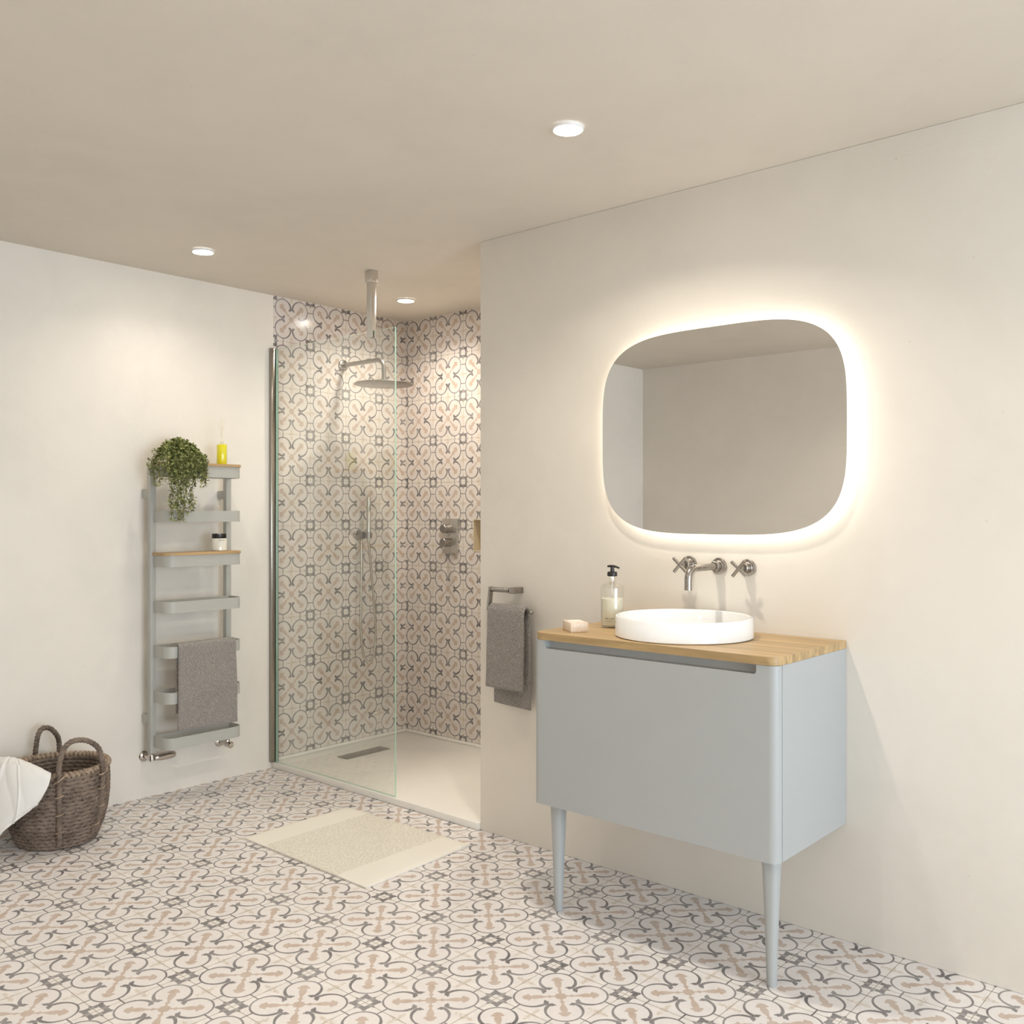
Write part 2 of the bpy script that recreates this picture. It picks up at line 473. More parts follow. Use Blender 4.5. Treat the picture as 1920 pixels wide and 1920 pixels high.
# ------------------------------------------------------------------ downlights, with added fill lights out of view
spots = [(0.487, -0.683, 'round recessed ceiling light above the towel radiator, leftmost of those in the open room'),
         (2.431, -0.678, 'round recessed ceiling light above the mirror and vanity, largest in the picture'),
         (0.438, 0.508, 'round recessed ceiling light inside the tiled shower alcove'),
         (4.375, -0.678, 'added round fill light in the ceiling to the right of the mirror, out of view'),  # from here on: unseen lamps, added to fill out the room light
         (2.431, -2.60, 'added round fill light in the ceiling by the rear wall, out of view, farthest from the window'),
         (4.375, -2.60, 'added round fill light in the ceiling by the rear wall, out of view, second from the window'),
         (6.319, -2.60, 'added round fill light in the ceiling by the rear wall, out of view, nearest the window'),
         (6.319, -0.678, 'added round fill light in the ceiling nearest the window on the mirror side, out of view'),
         (1.120, 0.508, 'added round fill light in the shower alcove ceiling, hidden behind the wall corner')]  # unseen lamp added to soften the shower head's shadow
for i, (x, y, lab) in enumerate(spots):
    t = thing('ceiling_light', lab, 'ceiling light', (x, y, H), 'recessed ceiling lights')
    bm = bmesh.new()
    lathe(bm, [(0.040, -0.001), (0.040, -0.008), (0.042, -0.0100), (0.045, -0.0085), (0.0465, -0.005), (0.047, -0.0005)], n=56)
    lathe(bm, [(0.047, -0.0005), (0.040, -0.001)], n=56)
    obj('trim_ring', bm, M_TRIM, t)
    bm = bmesh.new(); lathe(bm, [(0, -0.0065), (0.0395, -0.0065), (0.0395, -0.002), (0, -0.002)], n=56)
    obj('diffuser', bm, M_LAMP, t)
    l = bpy.data.lights.new('downlight', 'AREA'); l.shape = 'DISK'; l.size = 0.078; l.energy = SPOTS[i]
    l.color = WARM; l.spread = radians(138)
    q = bpy.data.objects.new('lamp', l); COL.objects.link(q); q.parent = t; q.location = (0, 0, -0.014)

# ------------------------------------------------------------------ shower tray, glass, supports
tray = thing('shower_tray', 'low cream stone shower tray filling the tiled alcove', 'shower tray')
bm = bmesh.new(); box(bm, (0.001, -0.012, 0.0005), (1.446, 0.902, 0.030), 0.003)
obj('base', bm, M_TRAY, tray)
bm = bmesh.new()
box(bm, (0.001, 0.020, 0.0302), (0.013, 0.902, 0.045), 0.002)
box(bm, (0.0135, 0.890, 0.0302), (1.446, 0.902, 0.045), 0.002)
obj('upstand', bm, M_TRAY, tray)
rehang(tray, (0.72, 0.44, 0))

t = NT('perforated_steel'); vec, x, y, z = t.coords('World')
v = ((x*110.0).frac()-0.5).abs().max(((y*110.0).frac()-0.5).abs())
hx = hyp((x*110.0).frac()-0.5, (y*110.0).frac()-0.5)
M_PERF = t.pbr(t.mix(t.ss(hx, 0.24, 0.30), (0.03, 0.028, 0.025), (0.40, 0.38, 0.35)), 0.3, 0.8)
bm = bmesh.new(); box(bm, (0.176, 0.268, 0.0302), (0.257, 0.560, 0.0325), 0.001)
tag(obj('shower_drain', bm, M_PERF), 'long narrow perforated steel drain cover set in the cream shower tray', 'drain')

gp = thing('shower_screen', 'clear glass shower screen with green edges standing on the shower tray', 'shower screen')
bm = bmesh.new(); prism(bm, [(0.025, 0.032), (0.925, 0.032), (0.925, 2.122), (0.025, 2.122)], 0.001, 0.009, 'y')
bm.normal_update()
for f in bm.faces: f.material_index = 0 if abs(f.normal.y) > 0.5 else 1
obj('glass_panel', bm, [M_GLASS, M_EDGE], gp, smooth=None)
bm = bmesh.new()
box(bm, (0.0005, -0.026, 0.031), (0.020, -0.0005, 2.128), 0.0015)
a = obj('wall_profile', bm, M_PROF, gp); a['label'] = 'tall polished metal wall profile'
bm = bmesh.new(); box(bm, (0.0005, 0.0, 0.031), (0.0245, 0.007, 2.124), 0.001)
box(bm, (0.0005, 0.0075, 0.031), (0.0245, 0.015, 2.124), 0.001)
a = obj('seal', bm, M_SEAL, gp); a['label'] = 'dark green seal strip'
rehang(gp, (0.46, 0.005, 0.031))

sb = thing('screen_support_post', 'brushed metal square post from ceiling clamping the glass screen top', 'support post')
cx, cy = 0.757, 0.008
bm = bmesh.new(); prism(bm, rrect(cx-0.018, cy-0.015, cx+0.018, cy+0.015, (0.003,)*4, 3), 2.093, 2.345)
po = obj('post', bm, M_NICKELZ, sb)
cbm = bmesh.new(); box(cbm, (cx-0.05, -0.0005, 2.05), (cx+0.05, 0.0105, 2.1245)); boolean(po, obj('cut', cbm, M_NICKELZ))
bm = bmesh.new(); box(bm, (cx-0.023, cy-0.020, 2.3455), (cx+0.023, cy+0.020, 2.3995), 0.0015)
obj('ceiling_bracket', bm, M_NICKELZ, sb)
rehang(sb, (cx, cy, H))

# ------------------------------------------------------------------ shower fittings
sh = thing('rain_shower', 'round brushed metal rain shower head on a bent wall arm', 'shower')
Y = 0.445; ZA = 2.094; XH = 0.338
bm = bmesh.new(); lathe(bm, [(0, 0.0006), (0.029, 0.0006), (0.030, 0.004), (0.030, 0.009), (0.026, 0.012), (0.015, 0.013), (0, 0.013)], (0, Y, ZA), 'x', 40)
obj('wall_flange', bm, M_NICKEL, sh)
pts = [(0.0135, Y, ZA), (XH-0.055, Y, ZA)]
for k in range(1, 10):
    a = k/9*pi/2; pts.append((XH-0.050+0.050*sin(a), Y, ZA-0.050+0.050*cos(a)))
pts.append((XH, Y, 1.992))
bm = bmesh.new(); tube(bm, pts, 0.0115, 20); obj('arm', bm, M_NICKEL, sh)
bm = bmesh.new(); lathe(bm, [(0, 1.994), (0.014, 1.994), (0.015, 1.986), (0.021, 1.982), (0.026, 1.975), (0.030, 1.972), (0, 1.972)], (XH, Y, 0), 'z', 32)
obj('joint', bm, M_NICKEL, sh)
t = NT('nozzle_face'); vec, x, y, z = t.coords('World')
hv = t.voro(vec, 85.0)
M_NOZ = t.pbr(t.mix(t.ss(hv, 0.25, 0.45), (0.05, 0.04, 0.035), (0.36, 0.32, 0.28)), 0.35, 0.7)
bm = bmesh.new(); lathe(bm, [(0, 1.9715), (0.10, 1.9705), (0.150, 1.967), (0.156, 1.9635), (0.156, 1.961), (0.153, 1.9595)], (XH, Y, 0), 'z', 72)
lathe(bm, [(0.153, 1.9595), (0, 1.9595)], (XH, Y, 0), 'z', 72)
bmesh.ops.remove_doubles(bm, verts=bm.verts[:], dist=1e-5)
bm.normal_update()
for f in bm.faces:
    f.material_index = 1 if f.calc_center_median().z < 1.9597 else 0
obj('spray_plate', bm, [M_NICKEL, M_NOZ], sh)
rehang(sh, (0, Y, ZA))

hs = thing('hand_shower', 'slim stick hand shower on wall holder with looped steel hose', 'hand shower')
bm = bmesh.new(); lathe(bm, [(0, 0.0006), (0.028, 0.0006), (0.028, 0.006), (0.022, 0.009), (0.020, 0.030), (0.020, 0.048), (0.0, 0.048)], (0, 0.548, 1.170), 'x', 36)
obj('wall_elbow', bm, M_NICKEL, hs)
bm = bmesh.new(); lathe(bm, [(0.0145, 1.152), (0.018, 1.154), (0.018, 1.186), (0.0145, 1.188)], (0.067, 0.571, 0), 'z', 32, closed=True)
obj('holder_ring', bm, M_NICKEL, hs)
bm = bmesh.new(); lathe(bm, [(0, 1.381), (0.0118, 1.380), (0.0128, 1.376), (0.0128, 1.300), (0.0118, 1.298), (0.0118, 1.296), (0.0128, 1.294), (0.0128, 1.190), (0.0105, 1.150), (0.009, 1.140), (0, 1.140)], (0.067, 0.571, 0), 'z', 32)
obj('handset', bm, M_NICKELZ, hs)
ctrl = [(0.067, 0.571, 1.138), (0.067, 0.590, 0.973), (0.063, 0.612, 0.795), (0.06, 0.627, 0.617), (0.06, 0.611, 0.505), (0.06, 0.575, 0.469), (0.055, 0.543, 0.523), (0.05, 0.531, 0.655), (0.04, 0.540, 0.888), (0.036, 0.545, 1.080), (0.036, 0.546, 1.150)]
def catmull(P, n=14):
    P = [Vector(p) for p in P]; out = []
    for i in range(len(P)-1):
        p0 = P[max(i-1, 0)]; p1 = P[i]; p2 = P[i+1]; p3 = P[min(i+2, len(P)-1)]
        for k in range(n):
            s = k/n
            out.append(0.5*((2*p1)+(p2-p0)*s+(2*p0-5*p1+4*p2-p3)*s*s+(3*p1-p0-3*p2+p3)*s**3))
    out.append(P[-1]); return out
pts = catmull(ctrl, 40)
bm = bmesh.new(); tube(bm, pts, [0.0062+0.0006*(i % 2) for i in range(len(pts))], 14)
obj('hose', bm, M_STEEL, hs)
rehang(hs, (0, 0.548, 1.17))

sv = thing('shower_valve', 'brushed metal two-knob thermostatic valve plate on patterned back wall', 'shower valve')
bm = bmesh.new(); box(bm, (0.316, 0.890, 1.072), (0.436, 0.9025, 1.262), 0.002)
obj('plate', bm, M_NICKELZ, sv)
for zz, s in ((1.206, 1), (1.130, -1)):
    bm = bmesh.new(); lathe(bm, [(0, 0.8898), (0.0235, 0.8898), (0.0235, 0.834), (0.022, 0.832), (0, 0.832)], (0.377, 0, zz), 'y', 40)
    k = obj('knob', bm, M_NICKEL, sv)
    bm = bmesh.new(); tube(bm, [(0.377, 0.842, zz+s*0.0235), (0.377, 0.842, zz+s*0.036)], 0.0035, 12)
    obj('lever_pin', bm, M_CHROME, k)
rehang(sv, (0.376, 0.902, 1.167))

# ------------------------------------------------------------------ towel radiator
rd = thing('towel_radiator', 'tall grey wall radiator with seven rounded box rails and oak shelf tops', 'radiator')
for yc in (-0.692, -0.3085):
    bm = bmesh.new(); box(bm, (0.056, yc-0.0135, 0.215), (0.085, yc+0.0135, 1.508 if yc > -0.5 else 1.517), 0.002)
    obj('upright', bm, M_RAD, rd)
tops = [1.507, 1.304, 1.104, 0.899, 0.700, 0.497, 0.295]
YL, YR2, XF = -0.6905, -0.3065, 0.205
for zt in tops:
    zb = zt-0.051
    bm = bmesh.new()
    o_ = rrect(0.0855, YL, XF, YR2, (0.0, 0.042, 0.042, 0.0), 10)
    th = 0.004
    i_ = rrect(0.0855+th, YL+th, XF-th, YR2-th, (0.0, 0.038, 0.038, 0.0), 10)
    A = [bm.verts.new((p[0], p[1], zb)) for p in o_]; B = [bm.verts.new((p[0], p[1], zt)) for p in o_]
    C_ = [bm.verts.new((p[0], p[1], zb)) for p in i_]; D = [bm.verts.new((p[0], p[1], zt)) for p in i_]
    n = len(o_)
    for k in range(n):
        j = (k+1) % n
        bm.faces.new((A[k], A[j], B[j], B[k])); bm.faces.new((C_[j], C_[k], D[k], D[j]))
        bm.faces.new((B[k], B[j], D[j], D[k])); bm.faces.new((A[j], A[k], C_[k], C_[j]))
    obj('rail', bm, M_RAD, rd, smooth=40)
for zt in (1.507, 1.104):
    bm = bmesh.new()
    prism(bm, rrect(0.0865, -0.697 if zt < 1.3 else -0.703, XF+0.004, -0.302, (0.001, 0.044, 0.044, 0.001), 10), zt+0.0006, zt+0.0125)
    bevel_edges(bm, lambda e: abs(e.verts[0].co.z-e.verts[1].co.z) < 1e-5, 0.0012, 2)
    a = obj('shelf', bm, M_OAKY, rd); a['label'] = 'oak shelf top'
for yc in (-0.692, -0.3085):
    for zc in (1.380, 0.365):
        bm = bmesh.new(); box(bm, (0.0006, yc-0.011, zc-0.020), (0.0555, yc+0.011, zc+0.020), 0.004, 3)
        obj('wall_bracket', bm, M_RAD, rd)
# chrome valves
def valve(yc, zc, head):
    v = bpy.data.objects.new('valve', None)
    bm = bmesh.new()
    lathe(bm, [(0, 0.0006), (0.024, 0.0006), (0.024, 0.003), (0.019, 0.008), (0.012, 0.0095), (0.010, 0.010), (0.010, 0.050)], (0, yc, zc), 'x', 28)
    tube(bm, [(0.045, yc, zc), (0.071, yc, zc)], 0.012, 20)
    tube(bm, [(0.071, yc, zc-0.010), (0.071, yc, zc+0.018), (0.071, yc, 0.2145)], [0.0125, 0.0125, 0.008], 20)
    o = obj('valve', bm, M_CHROME, rd); o['label'] = 'chrome valve'
    bm = bmesh.new()
    if head:
        prof = [(0, 0.012), (0.010, 0.012), (0.013, 0.016), (0.0145, 0.030), (0.017, 0.045), (0.0175, 0.085), (0.016, 0.104), (0.013, 0.111), (0, 0.112)]
        lathe(bm, [(r, yc+h) for r, h in prof], (0.071, 0, zc), 'y', 32)
    else:
        prof = [(0, 0.010), (0.013, 0.010), (0.016, 0.018), (0.016, 0.032), (0.011, 0.038), (0, 0.039)]
        lathe(bm, [(r, 0.071+h) for r, h in prof], (0, yc, zc), 'x', 28)
    obj('valve_head', bm, M_CHROME, o)
valve(-0.692, 0.190, True); valve(-0.3085, 0.186, False)
rehang(rd, (0, -0.5, 0.215))

# ------------------------------------------------------------------ terry towels over a bar
def hang_towel(name, lab, path, axis, a0, a1, thick, m, seed=0, slant=(0, 0), cut=None, parent=None):
    """path: (outward, z) centre line from inner hem over the bar to outer hem.
       axis 'y': outward = +x, width along y.  axis 'x': outward = -y, width along x."""
    P = catmull([(p[0], p[1], 0) for p in path], 16)
    # resample evenly
    L = [0]
    for i in range(1, len(P)): L.append(L[-1]+(P[i]-P[i-1]).length)
    nu = int(L[-1]/0.0038); Q = []
    j = 0
    for i in range(nu+1):
        s = L[-1]*i/nu
        while j < len(L)-2 and L[j+1] < s: j += 1
        f = (s-L[j])/max(1e-9, L[j+1]-L[j]); Q.append(P[j].lerp(P[j+1], min(1, f)))
    nw = int(abs(a1-a0)/0.0042)
    top = max(q.y for q in Q)
    itop = max(range(len(Q)), key=lambda i: Q[i].y)
    bm = bmesh.new(); sides = []
    N_ = []
    for i in range(len(Q)):
        d = (Q[min(i+1, nu)]-Q[max(i-1, 0)]).normalized(); N_.append(Vector((-d.y, d.x, 0)))
    def place(o, z, w):
        return Vector((o, w, z)) if axis == 'y' else Vector((w, -o, z))
    prof = 5
    grid = []
    for sgn in (1, -1):
        G = []
        for i, q in enumerate(Q):
            row = []
            fin_ = min(1, min(i, nu-i)/2.5)
            for k in range(nw+1):
                fw = k/nw; fe = min(1, min(k, nw-k)/2.0)
                th = thick*0.5*(0.35+0.65*sqrt(max(0, min(fin_, fe))))
                ww = a0+(a1-a0)*fw
                drop = (top-q.y)
                sl = slant[0] if i < itop else slant[1]
                z = q.y - sl*(fw-0.5)*(drop/max(1e-6, top-(Q[0].y if i < itop else Q[-1].y)))
                flare = 1 + 0.035*drop/0.4 if i >= itop else 1
                mid = (a0+a1)/2
                www = mid+(ww-mid)*flare
                nz = noise.noise(Vector((www*9, z*7, seed+sgn*0.0)))*0.004*min(1, drop/0.06)
                fz = noise.noise(Vector((www*420, z*420, seed*3.1+sgn)))*0.0011
                o = q.x + N_[i].x*(th*sgn+fz*sgn) + nz
                zz = z + N_[i].y*(th*sgn+fz*sgn)
                if fe < 0.01: www += noise.noise(Vector((z*260, seed, 3)))*0.0012
                row.append(bm.verts.new(place(o, zz, www)))
            G.append(row)
        grid.append(G)
    A, B = grid
    for i in range(nu):
        for k in range(nw):
            bm.faces.new((A[i][k], A[i+1][k], A[i+1][k+1], A[i][k+1]))
            bm.faces.new((B[i][k+1], B[i+1][k+1], B[i+1][k], B[i][k]))
    for i in range(nu):
        bm.faces.new((A[i][0], B[i][0], B[i+1][0], A[i+1][0]))
        bm.faces.new((A[i+1][nw], B[i+1][nw], B[i][nw], A[i][nw]))
    for k in range(nw):
        bm.faces.new((A[0][k+1], B[0][k+1], B[0][k], A[0][k]))
        bm.faces.new((A[nu][k], B[nu][k], B[nu][k+1], A[nu][k+1]))
    return obj(name, bm, m, parent, smooth=70)

# towel on the radiator: straddles the front band of the fifth rail (outer face x=.205, inner .201, top .700)
tw = hang_towel('hand_towel', '', [(0.1915, 0.400), (0.1915, 0.55), (0.1920, 0.680), (0.1945, 0.702), (0.2030, 0.7090), (0.2115, 0.702), (0.2140, 0.680), (0.2175, 0.55), (0.2200, 0.325)],
                'y', -0.642, -0.352, 0.012, M_TOWEL, 5, (0, 0.006))
tag(tw, 'grey-brown terry towel draped over a rail of the tall wall radiator', 'towel')

# towel holder on the vanity wall
YH, ZT, ZBar = -0.048, 0.992, 0.916
th_ = thing('towel_holder', 'open square brushed metal towel holder on wall beside the vanity', 'towel holder')
bm = bmesh.new(); box(bm, (1.652, YH-0.008, ZT-0.012), (1.680, -0.0006, ZT+0.012), 0.001); obj('wall_mount', bm, M_NICKEL, th_)
bm = bmesh.new(); tube(bm, [(1.558, YH-0.002, ZT), (1.651, YH-0.002, ZT)], 0.0095, 20); obj('top_bar', bm, M_NICKEL, th_)
bm = bmesh.new(); prism(bm, [(YH+0.008, ZT+0.010), (YH-0.012, ZT+0.010), (YH-0.024, ZBar-0.008), (YH-0.004, ZBar-0.008)], 1.548, 1.5575, 'x')
obj('side_strip', bm, M_NICKEL, th_)
bm = bmesh.new(); tube(bm, [(1.5578, YH-0.013, ZBar), (1.762, YH-0.013, ZBar)], 0.0065, 16)
bmesh.ops.create_uvsphere(bm, u_segments=20, v_segments=12, radius=0.0095, matrix=Matrix.Translation((1.770, YH-0.013, ZBar)))
obj('lower_bar', bm, M_NICKEL, th_)
rehang(th_, (1.665, 0, ZT))
yb = -YH+0.013
tw2 = hang_towel('hand_towel', '', [(yb-0.021, 0.540), (yb-0.021, 0.72), (yb-0.0175, 0.900), (yb-0.0140, 0.921), (yb, 0.9325), (yb+0.0140, 0.921), (yb+0.0185, 0.895), (yb+0.022, 0.75), (yb+0.026, 0.612)],
                 'x', 1.562, 1.750, 0.014, M_TOWEL, 11, (0.010, 0.004))
tag(tw2, 'grey-brown terry towel hanging from the square holder beside the vanity', 'towel')

# ------------------------------------------------------------------ vanity
VX0, VX1, VY, VZ0, VZ1 = 2.118, 2.968, -0.462, 0.356, 0.886
va = thing('vanity_unit', 'pale grey wall-hung vanity cabinet on two slim tapered front legs', 'cabinet')
bm = bmesh.new(); box(bm, (VX0, -0.4285, VZ0), (VX1, -0.0006, VZ1), 0.001, 1)
cc_ = obj('carcass', bm, M_GREY, va)
cbm = bmesh.new(); box(cbm, (2.150, -0.46, 0.845), (2.925, -0.335, 0.95)); boolean(cc_, obj('cut', cbm, M_GREY))
bm = bmesh.new(); prism(bm, rrect(VX0, VY, VX1, -0.4325, (0.026, 0.026, 0.0005, 0.0005), 12), VZ0, VZ1-0.0005)
bevel_edges(bm, lambda e: abs(e.verts[0].co.z-e.verts[1].co.z) < 1e-5 and e.verts[0].co.z < 0.5, 0.0015, 2)
fr_ = obj('drawer_front', bm, M_GREY, va)
cbm = bmesh.new(); prism(cbm, rrect(2.166, 0.8595, 2.907, 0.93, (0.009, 0.009, 0, 0), 6), -0.50, -0.4345, 'y')
boolean(fr_, obj('cut', cbm, M_GREY)); fr_.parent = va
for lx in (2.1745, 2.9215):
    bm = bmesh.new(); rings = []
    lv = [(VZ0-0.0005, 0.0240, 3.2, 0.018), (VZ0-0.004, 0.0236, 3.2, 0.012), (VZ0-0.011, 0.0232, 3.1, 0.0065), (VZ0-0.020, 0.0230, 3.0, 0.0025), (VZ0-0.032, 0.0228, 3.0, 0), (VZ0-0.06, 0.0220, 2.8, 0), (0.20, 0.0190, 2.4, 0), (0.08, 0.0158, 2.1, 0), (0.004, 0.0142, 2.0, 0), (0.0005, 0.0135, 2.0, 0)]
    for z, r_, e_, fl in lv:
        ring = []
        for k in range(40):
            a = 2*pi*k/40; c_, s_ = cos(a), sin(a)
            px_ = r_*math.copysign(abs(c_)**(2/e_), c_); py_ = r_*math.copysign(abs(s_)**(2/e_), s_)
            inward = -1 if lx > 2.5 else 1
            if px_*inward > 0: px_ *= 1+fl/r_
            if py_ > 0: py_ *= 1+fl/r_
            ring.append(bm.verts.new((lx+px_, -0.399+py_, z)))
        rings.append(ring)
    n = 40
    for a, b in zip(rings[:-1], rings[1:]):
        for k in range(n): bm.faces.new((a[k], a[(k+1) % n], b[(k+1) % n], b[k]))
    bm.faces.new(rings[0]); bm.faces.new(rings[-1][::-1])
    obj('leg', bm, M_GREY, va)
rehang(va, (2.543, -0.23, 0))

bm = bmesh.new(); prism(bm, rrect(VX0-0.001, VY-0.002, VX1+0.001, -0.0006, (0.040, 0.034, 0.001, 0.001), 12), VZ1+0.0004, 0.909)
bevel_edges(bm, lambda e: abs(e.verts[0].co.z-e.verts[1].co.z) < 1e-5, 0.002, 2)
tag(obj('worktop', bm, M_OAK), 'oak worktop slab with rounded front corners lying on the grey vanity', 'worktop')

BC = (2.541, -0.230)
bs = thing('wash_basin', 'shallow round white ceramic countertop basin on the oak worktop', 'basin')
bm = bmesh.new(); z0 = 0.9095; z1 = 0.973; R1, R0 = 0.2125, 0.215
prof = [(0, z0), (R0-0.004, z0), (R0, z0+0.003), (R1, z1-0.002), (R1-0.0015, z1-0.0003), (R1-0.004, z1), (R1-0.0075, z1-0.001), (R1-0.009, z1-0.004), (R1-0.012, z0+0.030), (R1-0.022, z0+0.014), (R1-0.05, z0+0.007), (0.03, z0+0.004), (0, z0+0.004)]
lathe(bm, prof, (*BC, 0), 'z', 128)
obj('bowl', bm, M_WHITE, bs, smooth=50)
bm = bmesh.new(); lathe(bm, [(0, z0+0.0092), (0.026, z0+0.0085), (0.031, z0+0.0062), (0.031, z0+0.0050), (0, z0+0.0050)], (*BC, 0), 'z', 40)
obj('waste_cover', bm, M_WHITE, bs)
rehang(bs, (BC[0], BC[1], z0))

# ------------------------------------------------------------------ taps
def plate(bm, x, z, r=0.028):
    lathe(bm, [(0, -0.0006), (r-0.002, -0.0006), (r, -0.002), (r, -0.006), (r-0.003, -0.008), (0.018, -0.0085)], (x, 0, z), 'y', 40)
    lathe(bm, [(0.018, -0.0085), (0.0165, -0.010), (0.0165, -0.036), (0.015, -0.038), (0, -0.038)], (x, 0, z), 'y', 32)
SX, SZ = 2.539, 1.1185
sp = thing('basin_spout', 'brushed metal wall spout bending down over the basin', 'tap')
bm = bmesh.new(); plate(bm, SX, SZ); obj('wall_plate', bm, M_NICKEL, sp)
pts = [(SX, -0.0385, SZ), (SX, -0.160, SZ)]
for k in range(1, 12):
    a = k/11*pi/2; pts.append((SX, -0.163-0.036*sin(a), SZ-0.036+0.036*cos(a)))
pts.append((SX, -0.199, 1.050))
bm = bmesh.new(); tube(bm, pts, 0.0118, 24); obj('pipe', bm, M_NICKEL, sp)
rehang(sp, (SX, 0, SZ))
def handle(x, z, lab, ang):
    h = thing('tap_handle', lab, 'tap handle', group='cross tap handles beside the spout')
    bm = bmesh.new(); plate(bm, x, z); obj('wall_plate', bm, M_NICKEL, h)
    bm = bmesh.new()
    tube(bm, [(x, -0.0385, z), (x, -0.062, z)], 0.009, 20)
    for a in (ang, ang+pi/2):
        d = Vector((cos(a), 0, sin(a)))*0.033
        c = Vector((x, -0.066, z)); tube(bm, [c-d, c+d], 0.0057, 16)
    obj('cross', bm, M_NICKEL, h)
    rehang(h, (x, 0, z))
handle(2.427, 1.121, 'brushed metal cross tap handle to the left of the spout, partly behind it', radians(47))
handle(2.644, 1.117, 'brushed metal cross tap handle to the right of the spout', radians(50))

# ------------------------------------------------------------------ mirror
MC = (2.535, 1.567)
def sup(k, n, ax_, az_, e=3.85):
    a = 2*pi*k/n; c, s = cos(a), sin(a)
    return (MC[0]+ax_*math.copysign(abs(c)**(2/e), c), MC[1]+az_*math.copysign(abs(s)**(2/e), s))
mr = thing('wall_mirror', 'large soft-cornered mirror with glowing edge above the basin', 'mirror')
bm = bmesh.new(); N = 160
prism(bm, [sup(k, N, 0.449, 0.343) for k in range(N)], -0.035, -0.030, 'y')
bm.normal_update()
for f in bm.faces: f.material_index = 0 if (f.calc_center_median().y < -0.0349) else 1
obj('mirror_glass', bm, [M_MIRROR, M_TRIM], mr, smooth=20)
bm = bmesh.new()
o_ = [sup(k, N, 0.434, 0.328) for k in range(N)]
A = [bm.verts.new((p[0], -0.0295, p[1])) for p in o_]; B = [bm.verts.new((p[0], -0.016, p[1])) for p in o_]
i_ = [sup(k, N, 0.429, 0.323) for k in range(N)]
A2 = [bm.verts.new((p[0], -0.0295, p[1])) for p in i_]; B2 = [bm.verts.new((p[0], -0.016, p[1])) for p in i_]
for k in range(N):
    j = (k+1) % N
    bm.faces.new((A[k], A[j], B[j], B[k])); bm.faces.new((A2[j], A2[k], B2[k], B2[j]))
    bm.faces.new((B[k], B[j], B2[j], B2[k])); bm.faces.new((A[j], A[k], A2[k], A2[j]))
a = obj('light_strip', bm, M_LED, mr); a['label'] = 'glowing warm white light strip'
bm = bmesh.new(); prism(bm, [sup(k, N, 0.427, 0.321) for k in range(N)], -0.0295, -0.0006, 'y')
obj('back_box', bm, M_TRIM, mr)
rehang(mr, (MC[0], 0, MC[1]))

# ------------------------------------------------------------------ soap and bottles
t = NT('marbled_wrapper'); vec, x, y, z = t.coords('Object')
n1 = t.noise(vec, 45.0, 4, 0.6, 2.0)
M_SOAP = t.pbr(t.mix(t.ss(n1, 0.35, 0.65), (0.80, 0.60, 0.45), (0.80, 0.72, 0.62)), 0.35)
M_LABEL = simple('white_paper', (0.88, 0.83, 0.76), 0.6, var=0.02)
sx, sy = 2.206, -0.351
ang = radians(-35)
so = thing('soap_box', 'small peach marbled soap packet with white label lying on worktop', 'soap')
so.location = (sx, sy, 0.9094); so.rotation_euler = (0, 0, ang)
bm = bmesh.new(); box(bm, (-0.046, -0.030, 0.0), (0.046, 0.030, 0.031), 0.002); obj('packet', bm, M_SOAP, so)
bm = bmesh.new(); box(bm, (-0.022, -0.020, 0.0312), (0.030, 0.022, 0.0318)); obj('label', bm, M_LABEL, so)
random.seed(3)

dx, dy = 2.238, -0.188
sd = thing('soap_dispenser', 'clear bottle of cream lotion with a black pump beside the basin', 'soap dispenser')
z0 = 0.9095
bm = bmesh.new()
outer = [(0.012, z0+0.0005), (0.036, z0+0.0005), (0.0395, z0+0.005), (0.0395, z0+0.132), (0.038, z0+0.139), (0.033, z0+0.145), (0.020, z0+0.150), (0.0135, z0+0.154), (0.0125, z0+0.160), (0.0125, z0+0.171)]
inner = [(0.0110, z0+0.171), (0.0110, z0+0.160), (0.0120, z0+0.153), (0.0185, z0+0.148), (0.0315, z0+0.143), (0.0365, z0+0.1375), (0.0380, z0+0.131), (0.0380, z0+0.006), (0.034, z0+0.004), (0.012, z0+0.004)]
lathe(bm, outer+inner, (dx, dy, 0), 'z', 56, closed=True)
obj('bottle', bm, M_BOTTLE, sd, smooth=45)
bm = bmesh.new(); lathe(bm, [(0, z0+0.0050), (0.0335, z0+0.0050), (0.0374, z0+0.008), (0.0374, z0+0.096), (0, z0+0.096)], (dx, dy, 0), 'z', 56)
a = obj('lotion', bm, M_CREAM, sd); a['label'] = 'cream coloured lotion'
bm = bmesh.new()
lathe(bm, [(0, z0+0.1715), (0.0165, z0+0.1715), (0.017, z0+0.173), (0.017, z0+0.183), (0.015, z0+0.187), (0.0068, z0+0.188), (0.0065, z0+0.203), (0, z0+0.204)], (dx, dy, 0), 'z', 36)
dr = Vector((0.95, 0.3, 0)).normalized()
c0 = Vector((dx, dy, z0+0.2052))
tube(bm, [c0-dr*0.017+Vector((0, 0, -0.001)), c0-dr*0.008, c0+dr*0.006, c0+dr*0.015+Vector((0, 0, -0.002)), c0+dr*0.025+Vector((0, 0, -0.006))], [0.0030, 0.0042, 0.0042, 0.0035, 0.0028], 14)
a = obj('pump', bm, M_BLACK, sd); a['label'] = 'black plastic pump'
bm = bmesh.new(); tube(bm, [(dx, dy, z0+0.0975), (dx, dy, z0+0.1705)], 0.0025, 10); obj('dip_tube', bm, M_BOTTLE, sd)
